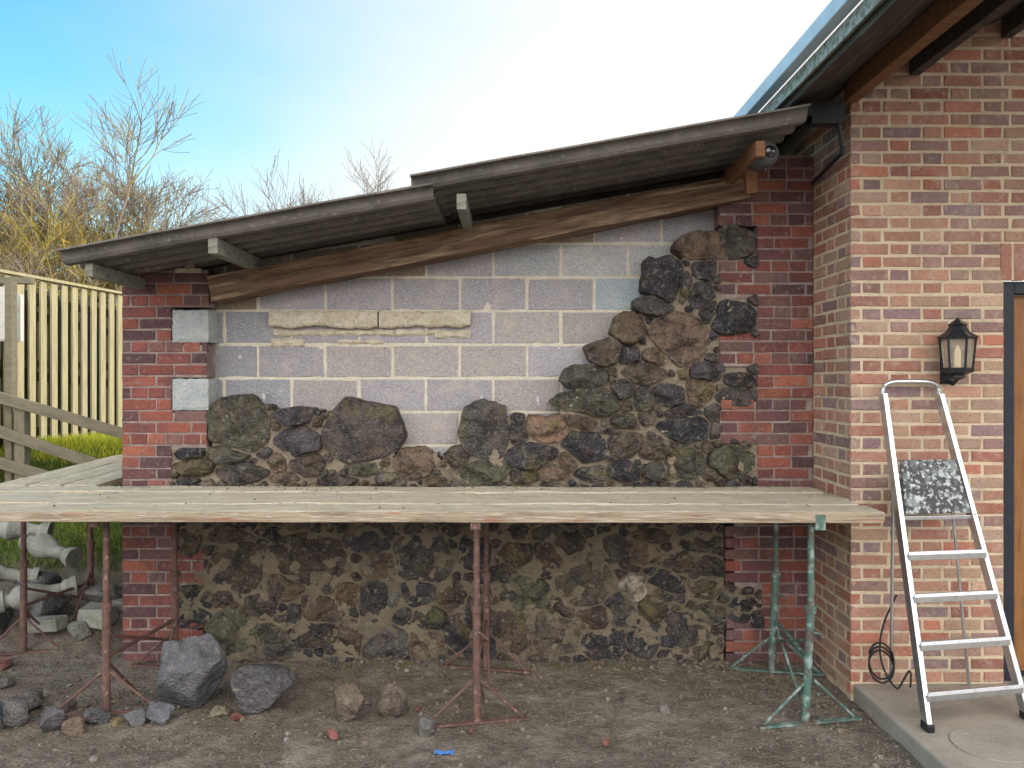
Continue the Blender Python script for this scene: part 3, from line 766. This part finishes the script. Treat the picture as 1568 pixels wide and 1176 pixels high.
# =============================================================== LADDER
lad=empty('step_ladder')
tl=Vector((2.115,4.385,1.76));tr=Vector((2.435,4.385,1.76));bl=Vector((2.085,3.86,.095));br=Vector((2.665,3.98,.095))
acc=Acc()
acc.bar(tl,bl,.026,.060,up=(0,-1,.3)); acc.bar(tr,br,.026,.060,up=(0,-1,.3))
pts=[tl+Vector((0,0,-.02))]
for k in range(0,13):
    t=math.pi*k/12
    cx=(tl.x+tr.x)/2; w=(tr.x-tl.x)/2
    sx=math.copysign(abs(math.cos(t))**.45,-math.cos(t))
    pts.append(Vector((cx+w*sx,4.39,1.76+.075*math.sin(t)**.6 if 0<k<12 else 1.76)))
pts.append(tr+Vector((0,0,-.02)))
acc.tube(pts,.014,10)
def lp(a,b,t): return a+(b-a)*t
for t in (.509,.633,.769,.907):
    a=lp(tl,bl,t);b=lp(tr,br,t)
    acc.bar(a,b,.085,.020,up=(0,.25,1)); acc.bar(a+Vector((0,-.04,-.010)),b+Vector((0,-.04,-.010)),.006,.034)
acc.bar(lp(tl,bl,.40),lp(tr,br,.40),.03,.02)
bl2=Vector((2.16,4.39,.095));br2=Vector((2.62,4.41,.095))
acc.tube([lp(tl,bl,.22)+Vector((.03,.04,0)),bl2],.009,8); acc.tube([lp(tr,br,.22)+Vector((-.03,.04,0)),br2],.009,8)
for a,b in ((tl,bl),(tr,br)):
    for t in (.22,.39,.509,.633,.769,.907):
        p=lp(a,b,t); acc.tube([p+Vector((0,-.034,0)),p+Vector((0,-.026,0))],.006,8)
acc.obj('frame','alu',lad,bevel=.003)
acc=Acc()
for p in (bl,br): acc.box((p.x-.02,p.y-.035,.087),(p.x+.02,p.y+.035,.125))
acc.obj('rubber_feet','black',lad,bevel=.005)
acc=Acc()
a0=lp(tl,bl,.215)+Vector((.03,-.045,0));a1=lp(tr,br,.215)+Vector((-.03,-.045,0));b0=lp(tl,bl,.385)+Vector((.02,-.045,0));b1=lp(tr,br,.385)+Vector((-.02,-.045,0))
vs=[a0,a1,b1,b0]; vs=vs+[v+Vector((0,.03,.0)) for v in vs]
acc.add(vs,[(0,3,2,1),(4,5,6,7),(0,1,5,4),(1,2,6,5),(2,3,7,6),(3,0,4,7)]); acc.obj('folded_platform_tray','tray',lad,bevel=.01)
acc=Acc();pts=[]
for k in range(60):
    t=k/59; pts.append((2.19-.09*math.sin(t*5.2)-.05*t,4.38-.1*t+.02*math.sin(9*t),.62-.53*math.sin(min(1,t*1.35)*math.pi/2)+(.12*math.sin((t-.6)*7) if t>.6 else 0)))
acc.tube(pts,.006,6)
pts=[(2.08+.07*math.cos(t*.35),4.33+.02*math.sin(t*.35),.22+.09*math.sin(t*.35)+t*.0012) for t in range(45)]
acc.tube(pts,.006,6); acc.obj('electric_cable','cable',smooth=True)

# =============================================================== LANTERN
lan=empty('wall_lantern'); acc=Acc(); gx_=EX(1467,4.32)
def ngon(acc,cx,cy,prof,n=6):
    vs=[];fs=[]
    for (z,r) in prof:
        for k in range(n):
            t=2*math.pi*(k+.5)/n; vs.append((cx+r*math.cos(t),cy+r*math.sin(t),z))
    for i in range(len(prof)-1):
        for k in range(n): fs.append((i*n+k,i*n+(k+1)%n,(i+1)*n+(k+1)%n,(i+1)*n+k))
    fs.append(tuple(range(n))[::-1]);fs.append(tuple((len(prof)-1)*n+k for k in range(n)))
    acc.add(vs,fs)
cy=4.325
Z=lambda py:EZ(py,4.32)
ngon(acc,gx_,cy,[(Z(519),.098),(Z(516),.102),(Z(508),.06),(Z(500),.042),(Z(497),.05),(Z(493),.03),(Z(489),.012),(Z(486),.001)])
ngon(acc,gx_,cy,[(Z(582),.012),(Z(578),.04),(Z(574),.035),(Z(570),.078),(Z(565),.082),(Z(563),.078)])
for k in range(6):
    t=2*math.pi*(k+.5)/6
    acc.tube([(gx_+.074*math.cos(t),cy+.074*math.sin(t),Z(565)),(gx_+.09*math.cos(t),cy+.09*math.sin(t),Z(518))],.0065,6)
acc.box((gx_-.03,4.425,Z(588)),(gx_+.03,4.449,Z(545))); acc.tube([(gx_,4.43,Z(585)),(gx_,4.37,Z(588)),(gx_,cy,Z(580))],.011,8)
acc.obj('lantern_body','black',lan)
acc=Acc(); ngon(acc,gx_,cy,[(Z(564),.068),(Z(519),.083)])
M['glass'].node_tree.nodes['Principled BSDF'].inputs['Transmission Weight'].default_value=.7
acc.obj('lantern_glass','glass',lan)
acc=Acc(); acc.tube([(gx_,cy,Z(562)),(gx_,cy,Z(540)),(gx_,cy,Z(535)),(gx_,cy,Z(528))],[.016,.016,.014,.004],12); acc.obj('candle_bulb','candle',lan,smooth=True)

# =============================================================== SECURITY CAMERA
cam_=empty('security_camera'); sx,sy,sz=EX(1172,4.42),4.42,EZ(237,4.42)
def ball(acc,c,r,ry=1,n=20,m=12):
    vs=[];fs=[]
    for j in range(m+1):
        a=math.pi*j/m
        for k in range(n):
            t=2*math.pi*k/n; vs.append((c[0]+r*math.sin(a)*math.cos(t),c[1]-r*ry*math.cos(a),c[2]+r*math.sin(a)*math.sin(t)))
    for j in range(m):
        for k in range(n): fs.append((j*n+k,j*n+(k+1)%n,(j+1)*n+(k+1)%n,(j+1)*n+k))
    acc.add(vs,fs)
acc=Acc(); ball(acc,(sx,sy,sz),.075); acc.tube([(sx-.02,sy+.12,sz+.0),(sx,sy+.02,sz)],.064,20); acc.tube([(sx-.04,sy+.12,sz+.03),(sx-.06,sy+.3,sz+.04)],.025,10)
acc.obj('housing','camgrey',cam_,smooth=True)
acc=Acc(); ball(acc,(sx+.004,sy-.036,sz),.047); acc.tube([(sx-.005,sy-.02,sz-.08),(sx-.005,sy-.02,sz-.1)],.008,8); acc.obj('lens_window','lens',cam_,smooth=True)
wood_bar('mount_post',(1.475,4.74,2.99),(1.45,4.72,3.2),.07,.05,'beam_brown',cam_,seg=4)

# =============================================================== LEFT BACKGROUND
fen=empty('board_fence'); a1=Acc();a2=Acc()
y=5.9
while y<11.5:
    x=-5.0+(y-7.5)*.1; g=.9
    a1.box((x,y,g),(x+.02,y+.102,2.88+R.uniform(-.015,.015)),jit=.003)
    y+=.165
a2.box((-5.2,5.9,.9),(-5.17,11.6,2.80)); 
for z in (1.3,2.0,2.65):
    a2.bar((-5.2,5.9,z),(-4.64,11.5,z),.04,.08)
a1.bar((-5.15,5.9,2.90),(-4.59,11.5,2.90),.07,.03)
a1.obj('boards','fence',fen); a2.obj('backing_rails','fence_dark',fen)
rf=empty('rail_fence')
wood_bar('rail',(-4.7,6.5,1.80),(-3.40,6.92,1.33),.04,.095,'rail',rf,seg=8,seed=1)
wood_bar('rail',(-4.7,6.5,1.53),(-3.55,6.88,1.03),.04,.095,'rail',rf,seg=8,seed=2)
wood_bar('rail_low',(-4.7,6.5,1.25),(-3.9,6.78,.93),.04,.095,'rail',rf,seg=8,seed=5)
wood_bar('post',(-4.26,6.7,.2),(-4.265,6.7,1.66),.09,.09,'rail',rf,seg=4,seed=3)
wood_bar('post',(-3.42,6.97,.2),(-3.42,6.97,1.36),.09,.09,'rail',rf,seg=4,seed=4)
sh=empty('timber_shelter'); acc=Acc()
acc.box((-5.6,6.9,.9),(-4.72,7.0,2.15)); acc.obj('lower_wall','fence',sh)
acc=Acc(); acc.box((-4.36-.06,6.70,.9),(-4.36,6.78,2.70)); acc.box((-4.72,6.86,.9),(-4.66,6.95,2.72)); acc.box((-5.6,6.87,2.70),(-4.3,6.94,2.76)); acc.obj('posts','rail',sh,bevel=.004)
acc=Acc(); acc.box((-5.6,6.9,2.16),(-4.66,6.93,2.2)); acc.box((-5.6,6.9,2.42),(-4.66,6.93,2.46)); acc.box((-4.62,6.9,2.2),(-4.52,6.93,2.68)); acc.box((-5.6,7.2,2.2),(-4.6,7.25,2.64)); acc.obj('window','white',sh,bevel=.003)
pile=empty('carved_stone_pile')
def lathe(acc,p0,p1,prof,n=18):
    p0=Vector(p0);p1=Vector(p1); acc.tube([p0+(p1-p0)*t for t,_ in prof],[r for _,r in prof],n)
bal=[(0,.09),(.06,.09),(.07,.06),(.14,.055),(.2,.09),(.34,.115),(.5,.085),(.65,.055),(.8,.05),(.86,.075),(.93,.075),(.94,.09),(1,.09)]
acc=Acc()
for (a,b) in (((-4.3,5.35,.34),(-3.75,5.6,.40)),((-4.05,5.5,.50),(-3.55,5.75,.36)),((-4.5,5.75,.52),(-3.95,5.6,.62)),((-3.9,5.3,.25),(-3.45,5.45,.30)),((-4.6,5.4,.32),(-4.15,5.25,.28)),((-3.75,5.95,.60),(-3.3,5.8,.50)),((-3.6,5.4,.28),(-3.2,5.65,.33)),((-4.0,5.9,.72),(-3.6,6.0,.66))):
    lathe(acc,a,b,[(t,r*.85) for t,r in bal])
acc.obj('balusters','palestone',pile,smooth=False)
acc=Acc()
for (x,y,z,s,se) in ((-3.35,5.5,.20,.16,1),(-3.05,5.75,.22,.16,2),(-3.0,5.35,.1,.12,3),(-3.6,5.15,.05,.15,4),(-4.2,5.1,.08,.22,5),(-4.6,5.3,.1,.2,6),(-3.8,5.4,.1,.25,7),(-4.3,5.6,.15,.3,8),(-3.6,5.8,.25,.22,9),(-2.85,5.6,.12,.1,10)):
    rock_geo(acc,(x,y,z-.05),(s,s*.8,s*.6),se*11,R.choice([(.13,.13,.13),(.2,.2,.18),(.26,.26,.23),(.09,.09,.1)]),sub=4,planes=10,nz=.05,cut=(.5,.7))
acc.obj('rubble_blocks','rock',pile,smooth=True)
acc=Acc()
acc.box((-3.02,5.35,.12),(-2.82,5.52,.24),jit=.02); acc.box((-2.95,5.62,.14),(-2.72,5.74,.22),jit=.01); acc.box((-3.35,5.28,.10),(-3.13,5.40,.2),jit=.02)
acc.obj('loose_blocks','palestone',pile,bevel=.008)

acc=Acc()
for i in range(26000):
    if i<12000: x=R.uniform(-4.9,-2.65);y=R.uniform(5.95,8.0)
    else: x=R.uniform(-4.95,-2.6);y=R.uniform(7.0,11.5)
    z=gh(x,y)
    if z<.3: continue
    h=R.uniform(.03,.10);w=R.uniform(.003,.006);t=R.uniform(0,3.14);lx,ly=R.gauss(0,.03),R.gauss(0,.03)
    c=R.choice([(.07,.13,.02),(.10,.16,.025),(.16,.19,.03),(.05,.09,.02),(.2,.2,.06)])
    if y>7.2: c=(.16+c[0]*1.7,.17+c[1]*1.4,.03)  # far grass lightened to yellow-green: sunlight put into the blade colour
    acc.add([(x-w*math.cos(t),y-w*math.sin(t),z-.01),(x+w*math.cos(t),y+w*math.sin(t),z-.01),(x+lx,y+ly,z+h)],[(0,1,2)],c)
acc.obj('grass','grass')

def tree(name,x,y,z,H,spread,seed,cols,stems=5,lv=4,dens=1.0):
    r=random.Random(seed); acc=Acc()
    def br(p,d,L,rad,l):
        n=4 if l<3 else 3; pts=[p.copy()];q=p.copy();dd=d.copy()
        for i in range(n):
            dd=(dd+Vector((r.gauss(0,.13),r.gauss(0,.13),r.gauss(0,.08)+.05))).normalized(); q=q+dd*L/n; pts.append(q.copy())
        top=(p.z-z)/H
        if l<2: col=cols[0]
        else:
            col=r.choice(cols[1:])
            if top>.62 and r.random()<.7: col=(.24,.20,.17)
        acc.tube(pts,[max(.006,rad*(1-.6*i/n)) for i in range(n+1)],5 if l<2 else 3,col,cap=False)
        if l>=lv: return
        nc=int((6 if l==0 else 7)*dens)
        for k in range(nc):
            t=r.uniform(.25,1.0); idx=min(n-1,int(t*n)); base=pts[idx].lerp(pts[idx+1],t*n-idx)
            ax=Vector((r.gauss(0,1),r.gauss(0,1),r.gauss(0,.6))).normalized()
            nd=(dd*1.0+ax*r.uniform(.45,.85)*spread).normalized()
            br(base,nd,L*r.uniform(.45,.72),rad*.5,l+1)
    for s in range(stems):
        a=6.283*s/stems+r.uniform(-.4,.4); br(Vector((x+.25*math.cos(a),y+.25*math.sin(a),z)),Vector((.33*spread*math.cos(a),.33*spread*math.sin(a),1)).normalized(),H*r.uniform(.47,.55),.075,0)
    return acc.obj(name,'twig')
GOLD=[(.26,.22,.17),(.40,.30,.09),(.46,.35,.08),(.32,.24,.12),(.30,.26,.20),(.42,.36,.09)]
GREY=[(.22,.19,.16),(.28,.24,.19),(.32,.27,.21),(.24,.20,.16)]
tree('bare_tree',-10.3,18,.9,7.0,1.0,3,GOLD,stems=5)
tree('bare_tree',-13.0,18,.9,6.4,.95,5,GOLD,stems=4)
tree('bare_tree',-9.3,21,.9,5.6,.95,8,GOLD,stems=3)
tree('bare_tree',-6.2,24,.9,7.6,.95,12,GREY,stems=5)
tree('bare_tree',-8.7,24,.9,5.6,.8,15,GOLD,stems=3)
tree('shrub',-11.4,16.5,.9,3.8,1.0,21,GOLD,stems=4)

# =============================================================== LIGHT
rot=math.radians(68); el=math.radians(27)
d=Vector((math.sin(rot)*math.cos(el),math.cos(rot)*math.cos(el),math.sin(el)))
sun=bpy.data.lights.new('sun','SUN'); sun.energy=4.0; sun.angle=math.radians(.5); sun.color=(1,.92,.78)
so=bpy.data.objects.new('sun',sun); so.rotation_euler=d.to_track_quat('Z','Y').to_euler(); scene.collection.objects.link(so)
w=bpy.data.worlds.new('World'); scene.world=w; w.use_nodes=True; nt=w.node_tree; nd=nt.nodes; L=nt.links
bg=nd['Background']; sky=nd.new('ShaderNodeTexSky'); sky.sky_type='NISHITA'; sky.sun_disc=False
sky.sun_elevation=el; sky.sun_rotation=rot; sky.air_density=1.0; sky.dust_density=1.0; sky.ozone_density=1.0
bg.inputs['Strength'].default_value=.15
def mth(op,a,b=None,clamp=False):
    q=nd.new('ShaderNodeMath'); q.operation=op; q.use_clamp=clamp
    for i,v in enumerate((a,b)):
        if v is None: continue
        if isinstance(v,(int,float)): q.inputs[i].default_value=v
        else: L.new(v,q.inputs[i])
    return q.outputs[0]
tc=nd.new('ShaderNodeTexCoord'); sp=nd.new('ShaderNodeSeparateXYZ'); L.new(tc.outputs['Generated'],sp.inputs[0])
mp=nd.new('ShaderNodeMapping'); mp.inputs['Scale'].default_value=(1,1,2.6); L.new(tc.outputs['Generated'],mp.inputs[0])
nz=nd.new('ShaderNodeTexNoise'); nz.inputs['Scale'].default_value=2.2; nz.inputs['Detail'].default_value=5; L.new(mp.outputs[0],nz.inputs['Vector'])
X,Yd,Zd=sp.outputs
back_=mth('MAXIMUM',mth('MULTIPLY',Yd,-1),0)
v=mth('ADD',mth('MULTIPLY',X,1.25),mth('MULTIPLY',mth('SUBTRACT',.33,Zd),.9))
v=mth('ADD',v,mth('MULTIPLY',mth('SUBTRACT',nz.outputs[0],.5),.55))
v=mth('ADD',v,mth('MULTIPLY',back_,2.0))
mr=nd.new('ShaderNodeMapRange'); mr.interpolation_type='SMOOTHSTEP'; mr.inputs['From Min'].default_value=-.88; mr.inputs['From Max'].default_value=.18; L.new(v,mr.inputs['Value'])
# cloud radiance: boosted at mid height behind camera as added fill, dull at horizon
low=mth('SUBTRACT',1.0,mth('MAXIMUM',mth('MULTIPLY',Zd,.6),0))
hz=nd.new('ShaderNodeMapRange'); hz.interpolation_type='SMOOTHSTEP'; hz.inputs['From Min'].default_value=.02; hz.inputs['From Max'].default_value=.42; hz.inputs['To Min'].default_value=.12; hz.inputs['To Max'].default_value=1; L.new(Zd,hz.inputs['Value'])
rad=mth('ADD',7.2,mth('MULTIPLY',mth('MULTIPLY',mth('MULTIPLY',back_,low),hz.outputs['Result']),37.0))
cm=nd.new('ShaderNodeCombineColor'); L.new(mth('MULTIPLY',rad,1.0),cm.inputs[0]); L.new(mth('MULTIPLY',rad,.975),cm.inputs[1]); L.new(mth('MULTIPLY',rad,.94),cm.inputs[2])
gain=nd.new('ShaderNodeMix'); gain.data_type='RGBA'; gain.blend_type='MULTIPLY'; gain.inputs['Factor'].default_value=1; L.new(sky.outputs[0],gain.inputs['A']); gain.inputs['B'].default_value=(.8,2.15,2.2,1)
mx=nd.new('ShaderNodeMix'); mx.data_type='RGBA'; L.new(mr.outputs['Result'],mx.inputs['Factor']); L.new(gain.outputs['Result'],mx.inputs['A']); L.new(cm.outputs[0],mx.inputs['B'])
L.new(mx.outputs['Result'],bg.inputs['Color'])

# =============================================================== CAMERA
cd=bpy.data.cameras.new('camera'); co=bpy.data.objects.new('camera',cd); scene.collection.objects.link(co)
co.location=(0,0,CZ); co.rotation_euler=(math.pi/2,0,0)
cd.sensor_width=36; cd.lens=F/1568*36; cd.shift_y=-8/1568; cd.clip_end=3000; cd.clip_start=.05
scene.camera=co
scene.view_settings.view_transform='Standard'; scene.view_settings.look='None'; scene.view_settings.exposure=0
